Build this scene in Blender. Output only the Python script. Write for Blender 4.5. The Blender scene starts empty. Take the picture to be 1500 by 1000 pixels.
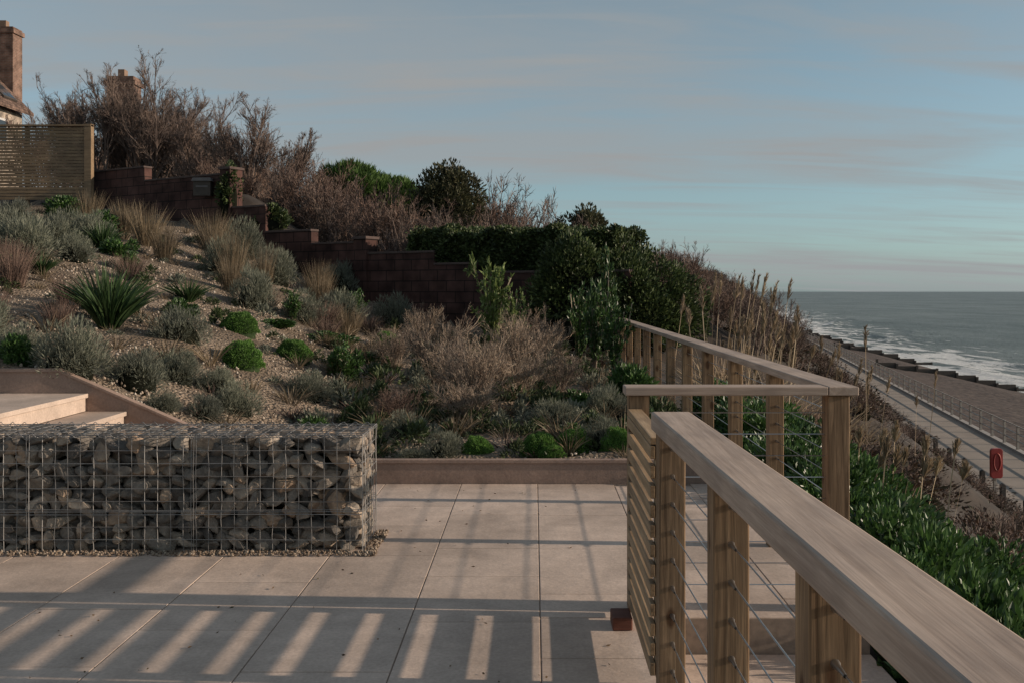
import bpy, math
import numpy as np
from mathutils import Vector, Matrix
rng=np.random.default_rng(7)
sc=bpy.context.scene
COL=sc.collection

# ------------------------------------------------------------------ helpers
def obj_from(name,V,F,mats,midx=None,smooth=False,parent=None,loc=None):
    Fs=F if isinstance(F,list) else [F]
    me=bpy.data.meshes.new(name)
    V=np.asarray(V,dtype=np.float32)
    me.vertices.add(len(V)); me.vertices.foreach_set('co',V.ravel())
    nl=sum(f.size for f in Fs); npoly=sum(len(f) for f in Fs)
    me.loops.add(nl); me.polygons.add(npoly)
    me.loops.foreach_set('vertex_index',np.concatenate([f.ravel() for f in Fs]).astype(np.int32))
    tot=np.concatenate([np.full(len(f),f.shape[1]) for f in Fs])
    st=np.concatenate([[0],np.cumsum(tot)[:-1]]).astype(np.int32)
    me.polygons.foreach_set('loop_start',st)
    if midx is not None: me.polygons.foreach_set('material_index',np.asarray(midx,dtype=np.int32))
    me.update(calc_edges=True)
    me.polygons.foreach_set('use_smooth',np.full(len(me.polygons),bool(smooth)))
    for m in (mats if isinstance(mats,(list,tuple)) else [mats]): me.materials.append(m)
    o=bpy.data.objects.new(name,me); COL.objects.link(o)
    if parent: o.parent=parent
    if loc is not None: o.location=loc
    return o
def inst(name,me,loc,rz,s,parent=None):
    o=bpy.data.objects.new(name,me); COL.objects.link(o)
    o.location=loc; o.rotation_euler=(0,0,rz); o.scale=s if hasattr(s,'__len__') else (s,s,s)
    return o
def empty(name,loc=(0,0,0)):
    e=bpy.data.objects.new(name,None); COL.objects.link(e); e.location=loc; e.empty_display_size=.2; return e
BOXF=np.array([[0,3,2,1],[4,5,6,7],[0,1,5,4],[1,2,6,5],[2,3,7,6],[3,0,4,7]])
class B:
    def __init__(s): s.V=[];s.F=[];s.M=[];s.n=0
    def box(s,x0,x1,y0,y1,z0,z1,m=0,M=None):
        v=np.array([[x0,y0,z0],[x1,y0,z0],[x1,y1,z0],[x0,y1,z0],[x0,y0,z1],[x1,y0,z1],[x1,y1,z1],[x0,y1,z1]],float)
        if M is not None: v=np.array([list(M@Vector(p)) for p in v])
        s.V.append(v);s.F.append(BOXF+s.n);s.M+= [m]*6;s.n+=8
    def add(s,V,F,m=0):
        s.V.append(np.asarray(V,float));s.F.append(np.asarray(F)+s.n);s.M+=[m]*len(F);s.n+=len(V)
    def prism(s,poly,ax,a,b,m=0):
        n=len(poly)
        def P(p,t):
            if ax=='y': return [p[0],t,p[1]]
            if ax=='x': return [t,p[0],p[1]]
            return [p[0],p[1],t]
        V=[P(p,a) for p in poly]+[P(p,b) for p in poly]
        F=[[i,(i+1)%n,n+(i+1)%n,n+i] for i in range(n)]
        s.V.append(np.array(V,float)); s.F.append(np.array(F)+s.n); s.M+=[m]*n
        s.F.append(np.array([list(range(n))[::-1]])+s.n); s.F.append(np.array([list(range(n,2*n))])+s.n); s.M+=[m]*2
        s.n+=2*n
    def make(s,name,mats,bevel=0,parent=None,smooth=False,loc=None):
        o=obj_from(name,np.concatenate(s.V),s.F,mats,s.M,smooth,parent,loc)
        if bevel:
            b=o.modifiers.new('bevel','BEVEL'); b.width=bevel; b.segments=2; b.limit_method='ANGLE'
        return o
def nrm(a): return a/np.maximum(np.linalg.norm(a,axis=-1,keepdims=True),1e-9)
def ribbons(P,W):
    n,m,_=P.shape
    T=np.gradient(P,axis=1)
    r=rng.normal(size=(n,1,3))
    S=nrm(np.cross(T,np.broadcast_to(r,T.shape)))*W[...,None]*.5
    V=np.stack([P-S,P+S],axis=2).reshape(-1,3)
    i=(np.arange(n)[:,None]*m+np.arange(m-1)[None,:]).ravel()*2
    F=np.stack([i,i+1,i+3,i+2],axis=1)
    return V,F
def tubes(P,R,k=5):
    n,m,_=P.shape
    T=nrm(np.gradient(P,axis=1))
    r=np.broadcast_to(rng.normal(size=(n,1,3)),T.shape)
    S=nrm(np.cross(T,r)); U=np.cross(T,S)
    a=np.arange(k)*2*np.pi/k
    V=P[:,:,None,:]+R[:,:,None,None]*(np.cos(a)[None,None,:,None]*S[:,:,None,:]+np.sin(a)[None,None,:,None]*U[:,:,None,:])
    V=V.reshape(-1,3)
    base=(np.arange(n)[:,None]*m+np.arange(m-1)[None,:]).ravel()*k
    F=[]
    for j in range(k):
        F.append(np.stack([base+j,base+(j+1)%k,base+k+(j+1)%k,base+k+j],axis=1))
    return V,np.concatenate(F)
def merge(parts):
    V=[];F=[];n=0;M=[]
    for i,p in enumerate(parts):
        v,f=p[0],p[1]; V.append(v);F.append(f+n);n+=len(v); M.append(np.full(len(f),p[2] if len(p)>2 else 0))
    return np.concatenate(V),np.concatenate(F),np.concatenate(M)
def leaves(C,D,L,Wd,fold=.25):
    n=len(C); D=nrm(D); S=nrm(np.cross(D,rng.normal(size=(n,3)))); Nn=np.cross(S,D)
    L=np.broadcast_to(L,(n,))[:,None]; Wd=np.broadcast_to(Wd,(n,))[:,None]
    mid=C+D*L*.45+Nn*Wd*fold
    V=np.stack([C,mid+S*Wd*.5,C+D*L,mid-S*Wd*.5],axis=1).reshape(-1,3)
    F=np.arange(n*4).reshape(n,4)
    return V,F
def ico(sub=2):
    import bmesh
    bm=bmesh.new(); bmesh.ops.create_icosphere(bm,subdivisions=sub,radius=1)
    V=np.array([v.co[:] for v in bm.verts]); F=np.array([[v.index for v in f.verts] for f in bm.faces]); bm.free()
    return V,F
def qsphere(k=5):
    V=[];F=[];n=0
    g=np.linspace(-1,1,k+1); a,b=np.meshgrid(g,g,indexing='ij'); a=a.ravel();b=b.ravel();o=np.ones_like(a)
    i=(np.arange(k)[:,None]*(k+1)+np.arange(k)[None,:]).ravel(); q=np.stack([i,i+k+1,i+k+2,i+1],1)
    for s in (1,-1):
        for c in ([a,b,o*s],[o*s,a,b],[b,o*s,a]):
            V.append(np.stack(c,1)); F.append((q if s>0 else q[:,::-1])+n); n+=len(a)
    return nrm(np.concatenate(V)),np.concatenate(F)
QS=qsphere()
def bush(n,R,L,Wd,lumps=14,up=.5,shell=.35,core=.6,spread=.38):
    R=np.array(R,float)
    d=nrm(rng.normal(size=(lumps,3))); d[:,2]=np.abs(d[:,2])*1.0-.1
    c=d*(.62+.15*rng.random((lumps,1)))
    k=rng.integers(0,lumps,n)
    o=nrm(rng.normal(size=(n,3)))
    r=spread*(1-shell*rng.random((n,1))**1.5)
    p=c[k]+o*r*(.75+.5*rng.random((lumps,1)))[k]
    D=nrm(o+.6*nrm(p)+np.array([0,0,up])+.5*rng.normal(size=(n,3)))
    p=p*R; p[:,2]+=R[2]*.15
    keep=p[:,2]>-.02
    p=p[keep];D=D[keep]
    sz=L*(.6+.7*rng.random(len(p)))
    V,F=leaves(p,D,sz,sz*Wd/L)
    parts=[(V,F,0)]
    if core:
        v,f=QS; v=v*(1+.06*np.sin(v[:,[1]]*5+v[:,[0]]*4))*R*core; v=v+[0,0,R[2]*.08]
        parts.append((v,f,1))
    return merge(parts)
def mound(n,L,Wd):
    o=nrm(rng.normal(size=(n,3))); o[:,2]=np.abs(o[:,2])
    r=.93+.05*np.sin(o[:,0]*9+1)*np.sin(o[:,1]*8)+.05*np.sin(o[:,2]*11+o[:,0]*5)
    r=r*(1-.12*rng.random(n)**2)
    p=o*r[:,None]
    D=nrm(o+.55*rng.normal(size=(n,3))+[0,0,.3])
    V,F=leaves(p,D,L*rng.uniform(.6,1.3,n),Wd)
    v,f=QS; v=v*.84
    return merge([(V,F,0),(v,f,1)])
def branch(starts,dirs,lens,spec,m=5,up=.25,jit=.1,wig=.025):
    out=[]
    S=np.array(starts,float);D=nrm(np.array(dirs,float));L=np.array(lens,float)
    for lv,(k,w,lf,sp,upb) in enumerate(spec):
        mm=m if lv<3 else 4
        t=np.linspace(0,1,mm)[None,:,None]
        cur=rng.normal(size=(len(S),1,3))*jit
        P=S[:,None,:]+(D[:,None,:]*t+(cur+np.array([0,0,upb]))*t**2)*L[:,None,None]
        P[:,1:-1]+=rng.normal(size=(len(S),mm-2,3))*L[:,None,None]*wig
        out.append((P,w))
        if lv<len(spec)-1:
            kk=spec[lv+1][0]; idx=np.repeat(np.arange(len(S)),kk)
            tt=rng.uniform(.22,1,len(idx)); f=tt*(mm-1); i0=np.minimum(f.astype(int),mm-2); fr=(f-i0)[:,None]
            st=P[idx,i0]*(1-fr)+P[idx,i0+1]*fr
            tan=nrm(P[idx,i0+1]-P[idx,i0])
            nd=nrm(tan+rng.normal(size=tan.shape)*spec[lv+1][3])
            L=L[idx]*spec[lv+1][2]*(1.15-.5*tt)*rng.uniform(.7,1.2,len(idx)); S=st;D=nd
    return out
def bare_tree(n0,H,spread,spec,tubelv=2,tilt=(0,0),wig=.018,ff=.62):
    a=rng.uniform(0,2*np.pi,n0); s=spread*np.sqrt(rng.random(n0))
    D=np.stack([np.cos(a)*s+tilt[0],np.sin(a)*s+tilt[1],np.ones(n0)],1)
    st=np.stack([np.cos(a)*.12*H*.3,np.sin(a)*.12*H*.3,np.zeros(n0)],1)
    lv=branch(st,D,np.full(n0,H*ff)*rng.uniform(.75,1.1,n0),spec,wig=wig)
    parts=[]
    for i,(P,w) in enumerate(lv):
        tp=np.linspace(1,.4,P.shape[1])[None,:]*np.ones((len(P),1))*w
        if i<tubelv: parts.append(tubes(P,tp*.5,5))
        else: parts.append(ribbons(P,tp))
    return merge(parts)
def blades(n,H,spread,w,m=6,droop=.5,base=.08,hv=.4):
    a=rng.uniform(0,2*np.pi,n); s=spread*rng.random(n)**.7
    D=nrm(np.stack([np.cos(a)*s,np.sin(a)*s,np.ones(n)],1))
    L=H*(1-hv*rng.random(n))
    t=np.linspace(0,1,m)[None,:,None]
    b=np.stack([np.cos(a),np.sin(a),0*a],1)*(base*rng.random((n,1)))
    out=np.stack([np.cos(a),np.sin(a),-.35*np.ones(n)],1)*droop*s[:,None]
    P=b[:,None,:]+(D[:,None,:]*t+out[:,None,:]*t**2.2)*L[:,None,None]
    W=w*np.array(np.sin(np.linspace(.55,np.pi*.98,m)))[None,:]*np.ones((n,1))
    return ribbons(P,W)

# ------------------------------------------------------------------ materials
def newmat(name):
    m=bpy.data.materials.new(name); m.use_nodes=True
    nt=m.node_tree; b=nt.nodes['Principled BSDF']
    return m,nt,b,nt.nodes['Material Output']
def N(nt,t,**k):
    n=nt.nodes.new(t)
    for a,v in k.items():
        if a in n.inputs.keys(): n.inputs[a].default_value=v
        else: setattr(n,a,v)
    return n
def ramp(nt,stops):
    r=nt.nodes.new('ShaderNodeValToRGB'); e=r.color_ramp.elements
    while len(e)<len(stops): e.new(.5)
    for i,(p,c) in enumerate(stops): e[i].position=p; e[i].color=(*c,1)
    return r
def mul(nt,a,b,f=1.0,mode='MULTIPLY'):
    x=nt.nodes.new('ShaderNodeMix'); x.data_type='RGBA'; x.blend_type=mode; x.inputs[0].default_value=f
    nt.links.new(a,x.inputs[6]); nt.links.new(b,x.inputs[7]); return x.outputs[2]
def coords(nt,scale=(1,1,1),src='Object'):
    tc=nt.nodes.new('ShaderNodeTexCoord') if src!='World' else nt.nodes.new('ShaderNodeNewGeometry')
    mp=nt.nodes.new('ShaderNodeMapping'); mp.inputs['Scale'].default_value=scale
    nt.links.new(tc.outputs[src if src!='World' else 'Position'],mp.inputs[0]); return mp.outputs[0]
def bump(nt,b,h,strength=.3,dist=.01):
    bp=nt.nodes.new('ShaderNodeBump'); bp.inputs['Strength'].default_value=strength; bp.inputs['Distance'].default_value=dist
    nt.links.new(h,bp.inputs['Height']); nt.links.new(bp.outputs[0],b.inputs['Normal'])
def foliage(name,cols,rough=.6,trans=.25,clump=1.6,spec=.3):
    m,nt,b,out=newmat(name)
    g=nt.nodes.new('ShaderNodeNewGeometry')
    r=ramp(nt,[(i/(len(cols)-1),c) for i,c in enumerate(cols)]); nt.links.new(g.outputs['Random Per Island'],r.inputs[0])
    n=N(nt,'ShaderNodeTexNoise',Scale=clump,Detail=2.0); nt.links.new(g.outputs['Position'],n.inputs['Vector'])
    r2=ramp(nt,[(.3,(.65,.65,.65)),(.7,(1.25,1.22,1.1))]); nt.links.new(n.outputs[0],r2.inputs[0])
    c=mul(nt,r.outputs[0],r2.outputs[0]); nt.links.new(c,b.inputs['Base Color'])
    b.inputs['Roughness'].default_value=rough; b.inputs['Specular IOR Level'].default_value=spec
    if trans:
        t=nt.nodes.new('ShaderNodeBsdfTranslucent'); nt.links.new(c,t.inputs[0])
        mx=nt.nodes.new('ShaderNodeMixShader'); mx.inputs[0].default_value=trans
        nt.links.new(b.outputs[0],mx.inputs[1]); nt.links.new(t.outputs[0],mx.inputs[2]); nt.links.new(mx.outputs[0],out.inputs[0])
    return m
def flat(name,c,rough=.7,metal=0,noise=.25,scale=6,bs=0):
    m,nt,b,out=newmat(name)
    v=coords(nt,src='World'); n=N(nt,'ShaderNodeTexNoise',Scale=float(scale),Detail=6.0); nt.links.new(v,n.inputs['Vector'])
    r=ramp(nt,[(.25,tuple(x*(1-noise) for x in c)),(.75,tuple(min(1,x*(1+noise)) for x in c))]); nt.links.new(n.outputs[0],r.inputs[0])
    nt.links.new(r.outputs[0],b.inputs['Base Color']); b.inputs['Roughness'].default_value=rough; b.inputs['Metallic'].default_value=metal
    if bs: bump(nt,b,n.outputs[0],bs,.01)
    return m
def wood(name,axis,dark,light,strong=1.0,rough=.65,knots=False):
    m,nt,b,out=newmat(name)
    sc_=[26,26,26]; sc_['xyz'.index(axis)]=1.1
    v=coords(nt,tuple(sc_),'World')
    n=N(nt,'ShaderNodeTexNoise',Scale=1.6,Detail=5.0,Roughness=.6,Distortion=.8*strong); nt.links.new(v,n.inputs['Vector'])
    sc2=[90,90,90]; sc2['xyz'.index(axis)]=2.5
    v2=coords(nt,tuple(sc2),'World')
    n2=N(nt,'ShaderNodeTexNoise',Scale=3.0,Detail=4.0); nt.links.new(v2,n2.inputs['Vector'])
    r=ramp(nt,[(.32,dark),(.5,tuple((a+c)/2 for a,c in zip(dark,light))),(.66,light)]); nt.links.new(n.outputs[0],r.inputs[0])
    r2=ramp(nt,[(.3,(.8,.8,.8)),(.7,(1.08,1.08,1.08))]); nt.links.new(n2.outputs[0],r2.inputs[0])
    v3=coords(nt,(1,1,1),'World'); n3=N(nt,'ShaderNodeTexNoise',Scale=3.0,Detail=5.0); nt.links.new(v3,n3.inputs['Vector'])
    r3=ramp(nt,[(.35,(.78,.76,.76)),(.65,(1.08,1.05,1.02))]); nt.links.new(n3.outputs[0],r3.inputs[0])
    g=nt.nodes.new('ShaderNodeNewGeometry'); r4=ramp(nt,[(0,(.85,.85,.87)),(1,(1.1,1.07,1.02))]); nt.links.new(g.outputs['Random Per Island'],r4.inputs[0])
    c=mul(nt,mul(nt,mul(nt,r.outputs[0],r2.outputs[0]),r3.outputs[0]),r4.outputs[0])
    if knots:
        s3=[9,9,9]; s3['xyz'.index(axis)]=4.2
        vk=coords(nt,tuple(s3),'World'); vo=N(nt,'ShaderNodeTexVoronoi',Scale=1.0); nt.links.new(vk,vo.inputs['Vector'])
        rk=ramp(nt,[(.0,(.3,.22,.18)),(.13,(.45,.36,.3)),(.2,(1,1,1))]); nt.links.new(vo.outputs['Distance'],rk.inputs[0]); c=mul(nt,c,rk.outputs[0])
    nt.links.new(c,b.inputs['Base Color']); b.inputs['Roughness'].default_value=rough; b.inputs['Specular IOR Level'].default_value=.25
    bump(nt,b,n.outputs[0],.35,.003)
    return m

M_wx=wood('weathered_timber_x',"x",(.38,.295,.235),(.52,.42,.345),.5)
M_wy=wood('weathered_timber_y',"y",(.38,.295,.235),(.52,.42,.345),.5)
M_wz=wood('post_timber_z',"z",(.12,.075,.042),(.37,.25,.15),2.0,knots=True)
M_gate=wood('gate_timber_y',"y",(.25,.175,.105),(.43,.315,.2),.8)
M_fence=wood('fence_timber_x',"x",(.17,.12,.075),(.3,.22,.14),.8)
M_red=wood('hardwood_block',"x",(.12,.045,.03),(.2,.08,.055),.8)
M_old=flat('old_dark_timber',(.06,.05,.043),.85)
M_steel=flat('stainless_steel',(.5,.5,.5),.35,1.0,.1)
M_galv=flat('galvanised_wire',(.24,.235,.23),.55,.5,.2,30)
def paving_mat(name,base,isl=.12,blot=.82):
    m,nt,b,out=newmat(name)
    g=nt.nodes.new('ShaderNodeNewGeometry')
    v=coords(nt,src='World')
    n=N(nt,'ShaderNodeTexNoise',Scale=5.0,Detail=8.0,Roughness=.65); nt.links.new(v,n.inputs['Vector'])
    n2=N(nt,'ShaderNodeTexNoise',Scale=55.0,Detail=6.0,Roughness=.7); nt.links.new(v,n2.inputs['Vector'])
    n3=N(nt,'ShaderNodeTexNoise',Scale=1.3,Detail=6.0,Roughness=.6,Distortion=.4); nt.links.new(v,n3.inputs['Vector'])
    r=ramp(nt,[(.3,tuple(x*.84 for x in base)),(.7,tuple(x*1.1 for x in base))]); nt.links.new(n.outputs[0],r.inputs[0])
    r2=ramp(nt,[(.3,(.8,.79,.78)),(.65,(1.06,1.06,1.05))]); nt.links.new(n2.outputs[0],r2.inputs[0])
    r3=ramp(nt,[(.35,(blot,blot-.01,blot-.02)),(.6,(1.04,1.03,1.02))]); nt.links.new(n3.outputs[0],r3.inputs[0])
    ri=ramp(nt,[(0,(1-isl,1-isl*1.05,1-isl*1.1)),(1,(1.06,1.05,1.04))]); nt.links.new(g.outputs['Random Per Island'],ri.inputs[0])
    c=mul(nt,mul(nt,mul(nt,r.outputs[0],r2.outputs[0]),r3.outputs[0]),ri.outputs[0])
    nt.links.new(c,b.inputs['Base Color']); b.inputs['Roughness'].default_value=.8; b.inputs['Specular IOR Level'].default_value=.3
    bump(nt,b,n.outputs[0],.5,.014)
    return m
M_pave=paving_mat('sandstone_paving',(.56,.455,.385),.12,.78)
M_grout=flat('paving_joint',(.27,.21,.165),.95,0,.2,40)
M_edge=paving_mat('edging_concrete',(.31,.225,.185),.02)
M_conc=flat('concrete',(.3,.28,.26),.9,0,.15,3,.2)
def gravel(name,cols,scale=38,bs=.7,patch=None,dist=.015):
    m,nt,b,out=newmat(name)
    v=coords(nt,src='World')
    vo=N(nt,'ShaderNodeTexVoronoi',Scale=float(scale)); nt.links.new(v,vo.inputs['Vector'])
    r=ramp(nt,[(i/(len(cols)-1),c) for i,c in enumerate(cols)]); nt.links.new(vo.outputs['Color'],r.inputs[0])
    rd=ramp(nt,[(.0,(1.1,1.1,1.1)),(.55,(.8,.8,.8)),(.8,(.35,.33,.3))]); nt.links.new(vo.outputs['Distance'],rd.inputs[0])
    c=mul(nt,r.outputs[0],rd.outputs[0],.8)
    n=N(nt,'ShaderNodeTexNoise',Scale=1.1,Detail=6.0,Roughness=.6); nt.links.new(v,n.inputs['Vector'])
    rp=ramp(nt,[(.4,(.0,.0,.0)),(.6,(1,1,1))]); nt.links.new(n.outputs[0],rp.inputs[0])
    if patch:
        x=nt.nodes.new('ShaderNodeMix'); x.data_type='RGBA'
        nt.links.new(rp.outputs[0],x.inputs[0]); p=nt.nodes.new('ShaderNodeRGB'); p.outputs[0].default_value=(*patch,1)
        pm=mul(nt,p.outputs[0],rd.outputs[0],.8)
        nt.links.new(pm,x.inputs[6]); nt.links.new(c,x.inputs[7]); c=x.outputs[2]
    nt.links.new(c,b.inputs['Base Color']); b.inputs['Roughness'].default_value=.95; b.inputs['Specular IOR Level'].default_value=.15
    inv=nt.nodes.new('ShaderNodeMath'); inv.operation='MULTIPLY_ADD'; inv.inputs[1].default_value=-1; inv.inputs[2].default_value=1
    nt.links.new(vo.outputs['Distance'],inv.inputs[0])
    bump(nt,b,inv.outputs[0],bs,dist)
    return m
M_gravel=gravel('garden_gravel',[(.15,.115,.085),(.36,.28,.21),(.24,.19,.145),(.48,.39,.3)],30,1.0,(.17,.13,.095),.03)
M_soil=flat('bank_soil',(.035,.026,.02),.95,0,.5,3,.5)
M_shingle=gravel('beach_shingle',[(.085,.065,.058),(.14,.11,.095),(.11,.085,.075)],2.5,.5,(.075,.06,.055),.08)
M_path=flat('promenade_concrete',(.25,.21,.175),.9,0,.16,.8,.1)
def rockmat():
    m,nt,b,out=newmat('gabion_stone')
    g=nt.nodes.new('ShaderNodeNewGeometry')
    r=ramp(nt,[(0,(.08,.074,.07)),(.45,(.19,.172,.155)),(.75,(.28,.245,.21)),(.92,(.3,.22,.16)),(1,(.42,.37,.32))]); nt.links.new(g.outputs['Random Per Island'],r.inputs[0])
    n=N(nt,'ShaderNodeTexNoise',Scale=22.0,Detail=8.0,Roughness=.65); nt.links.new(g.outputs['Position'],n.inputs['Vector'])
    r2=ramp(nt,[(.3,(.55,.54,.53)),(.7,(1.4,1.33,1.22))]); nt.links.new(n.outputs[0],r2.inputs[0])
    nt.links.new(mul(nt,r.outputs[0],r2.outputs[0]),b.inputs['Base Color']); b.inputs['Roughness'].default_value=.85
    bump(nt,b,n.outputs[0],.8,.02); return m
M_rock=rockmat()
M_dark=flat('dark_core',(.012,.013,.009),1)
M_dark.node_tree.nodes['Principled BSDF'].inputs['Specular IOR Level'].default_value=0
def brick(name,c1,c2,mortar,scale=4.0,w=.45,h=.225):
    m,nt,b,out=newmat(name)
    tc=nt.nodes.new('ShaderNodeTexCoord'); sp=nt.nodes.new('ShaderNodeSeparateXYZ'); nt.links.new(tc.outputs['Object'],sp.inputs[0])
    ad=nt.nodes.new('ShaderNodeMath'); ad.operation='ADD'; nt.links.new(sp.outputs[0],ad.inputs[0]); nt.links.new(sp.outputs[1],ad.inputs[1])
    cb=nt.nodes.new('ShaderNodeCombineXYZ'); nt.links.new(ad.outputs[0],cb.inputs[0]); nt.links.new(sp.outputs[2],cb.inputs[1])
    t=nt.nodes.new('ShaderNodeTexBrick'); nt.links.new(cb.outputs[0],t.inputs['Vector'])
    t.inputs['Color1'].default_value=(*c1,1);t.inputs['Color2'].default_value=(*c2,1);t.inputs['Mortar'].default_value=(*mortar,1)
    t.inputs['Scale'].default_value=1; t.inputs['Brick Width'].default_value=w; t.inputs['Row Height'].default_value=h; t.inputs['Mortar Size'].default_value=.012
    n=N(nt,'ShaderNodeTexNoise',Scale=3.0,Detail=6.0); nt.links.new(tc.outputs['Object'],n.inputs['Vector'])
    r2=ramp(nt,[(.3,(.45,.45,.45)),(.7,(1.4,1.35,1.3))]); nt.links.new(n.outputs[0],r2.inputs[0])
    nt.links.new(mul(nt,t.outputs[0],r2.outputs[0]),b.inputs['Base Color']); b.inputs['Roughness'].default_value=.9; b.inputs['Specular IOR Level'].default_value=.15
    bump(nt,b,t.outputs['Fac'],-.4,.01); return m
M_wall=brick('red_block_wall',(.06,.034,.03),(.085,.046,.04),(.03,.02,.018),w=.44,h=.22)
M_brick=brick('house_brick',(.15,.085,.065),(.2,.12,.09),(.18,.15,.13),w=.23,h=.075)
M_tiles=brick('roof_tiles',(.12,.08,.065),(.19,.13,.105),(.05,.04,.035),w=.2,h=.14)
M_white=flat('white_paint',(.5,.48,.46),.6,0,.08)
M_glass=flat('window_glass',(.03,.04,.05),.1,0,.1)
M_redp=flat('red_paint',(.3,.03,.025),.45,0,.1)
M_pot=flat('clay_pot',(.2,.13,.09),.8,0,.2)
M_grey=flat('grey_metal',(.38,.335,.29),.5,.3,.15)

# ------------------------------------------------------------------ terrain
def dwf(X): return 18+.606*(1.6-np.clip(X,-40,1.6))
def gf(X): return np.interp(X,[-12,-8,-3.9,-2.1,2],[1.5,1.3,.91,.16,.16])
def gb(X): return np.interp(X,[-20,-11.5,-7.4,-5,-3.3,-1.1,1.6],[4.2,3.8,2.98,1.9,1.15,.7,.4])
def wt(X): return np.interp(X,[-20,-11.5,-9.6,-9.5,-7,-6,-4.8,-3.5,-2,1.7,4],[4.8,4.3,4.3,3.9,3.9,3.1,2.5,2.1,1.8,1.5,1.3])
def XTf(d): return 1.7+.184*np.maximum(d-17,0)
def PL(d): return 10.15+.184*d
def XS(d): return np.where(d<107,52.7+0*d,np.interp(d,[107,254,422,1000,30000],[52.7,69,104,210,210+.19*29000]))
def Hn(X,d):
    X=np.asarray(X,float);d=np.asarray(d,float)
    dw=dwf(X)
    s=np.clip((d-8.1)/(dw-8.1),0,1)
    g=gf(X)*(1-s)+gb(X)*s
    bk=wt(X-.184*np.maximum(d-17,0)*(X>0))+.03*np.clip(d-dw,0,60)
    e=np.clip((d-dw-.1)/.5,0,1)
    top=np.where(d>dw,g*(1-e)+bk*e,g)
    low=np.where(d<8.06,-.35,top)
    k=np.clip((d-4)/8,0,1)
    top=np.where(X>1.65,np.where(d<12,-.35*(1-k)+.3*k,top),low)
    xt=XTf(d); pl=PL(d)-.5
    t=np.clip((X-xt)/(pl-xt),0,1)
    f=t**1.3
    return np.where(X>xt,top*(1-f)-6.05*f,top)
def H1(X,d): return float(Hn(np.array([X]),np.array([d]))[0])
rows=np.concatenate([np.arange(-60,-4,8),np.arange(-4,8,1.0),[8.05,8.1],np.arange(8.5,34,.45),np.arange(34,70,2),np.arange(70,200,8),np.geomspace(200,20000,26)])
offs=-np.concatenate([[400,200,100,60,45,35],np.arange(28,0,-.5)])
tt=np.linspace(0,1,26)
V=[]
for d in rows:
    xt=XTf(d);pl=PL(d);pr=pl+3.9;xs=float(XS(np.array(d)))
    xl=xt+offs
    xm=xt+(pl-.5-xt)*tt
    zl=Hn(xl,np.full(len(xl),d)); zm=Hn(xm,np.full(len(xm),d))
    xr=np.array([pl,pr+.3]); zr=np.array([-6.05,-6.05])
    u=np.linspace(0,1,26)[1:]
    xb=pr+.3+(xs+14-pr)*u; 
    prof=np.interp(u*(xs+14-pr)/(xs-pr),[0,.1,.35,.55,1,1.6],[-6.15,-6.3,-7.2,-7.6,-9.5,-10.6])
    xo=np.array([xs+60,xs+30000]); zo=np.array([-14,-14.])
    X=np.concatenate([xl,xm,xr,xb,xo]);Z=np.concatenate([zl,zm,zr,prof,zo])
    V.append(np.stack([X,np.full(len(X),d),Z],1))
nc=len(X); V=np.array(V)
ni=len(xl)+len(xm)
V[...,2]+=np.where(np.arange(nc)[None,:]<ni,1,0)*(rng.normal(size=V.shape[:2])*.022)*(V[...,1]>8.2)
i=(np.arange(len(rows)-1)[:,None]*nc+np.arange(nc-1)[None,:])
F=np.stack([i,i+1,i+nc+1,i+nc],-1)
mi=np.zeros(F.shape[:2],int)
mi[:,len(xl)-1:ni+2]=1; mi[:,ni+1:]=2
cx_=V[:-1,:-1,0]; cd_=V[:-1,:-1,1]
beh=(cd_>dwf(cx_)-.3); beh[:,len(xl)-1:]=False
mi[beh]=1
V=V.reshape(-1,3)
ground=obj_from('ground',V,F.reshape(-1,4),[M_gravel,M_soil,M_shingle],mi.ravel(),True)

pr_rows=np.concatenate([np.arange(-40,200,6.),np.geomspace(200,3000,20)])
def strip(name,o0,o1,z0,z1,mat):
    b=[]
    for d in pr_rows: b+= [[PL(d)+o0,d,z0],[PL(d)+o0,d,z1],[PL(d)+o1,d,z1],[PL(d)+o1,d,z0]]
    n=len(pr_rows); i=np.arange(n-1)*4
    F=np.concatenate([np.stack([i+k,i+4+k,i+5+k,i+1+k],1) for k in range(3)])
    return obj_from(name,np.array(b),F,mat)
strip('promenade_path',0,3.9,-6.4,-6.0,M_path)
strip('promenade_kerb',3.9,4.2,-6.5,-5.88,M_conc)
strip('promenade_kerb',-.25,-.0,-6.4,-5.93,M_conc)

# sea
srows=np.concatenate([np.arange(-200,460,3.),np.geomspace(460,30000,40)])
so=np.concatenate([np.arange(-6,50,.8),[60,80,120,200,400,1000,4000,30000]])
V=[];sh=[]
for d in srows:
    xs=float(XS(np.array(d)))
    wob=1.2*math.sin(d*.11)+.9*math.sin(d*.037+1)+.5*math.sin(d*.31)
    z=-9.5+.28*np.exp(-((so-5-wob)/1.3)**2)*(.6+.4*math.sin(d*.13+2))+.5*np.exp(-((so-15-2*wob)/1.6)**2)*max(0,.5+.6*math.sin(d*.06))+.35*np.exp(-((so-27+2*wob)/1.8)**2)*max(0,.4+.6*math.sin(d*.045+2))
    V.append(np.stack([xs+so,np.full(len(so),d),z],1)); sh.append(so+0*wob)
V=np.concatenate(V); nc2=len(so)
i=(np.arange(len(srows)-1)[:,None]*nc2+np.arange(nc2-1)[None,:]);F=np.stack([i,i+1,i+nc2+1,i+nc2],-1).reshape(-1,4)
m,nt,b,out=newmat('sea_water')
g=nt.nodes.new('ShaderNodeNewGeometry')
at=nt.nodes.new('ShaderNodeAttribute'); at.attribute_name='shore'
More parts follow.
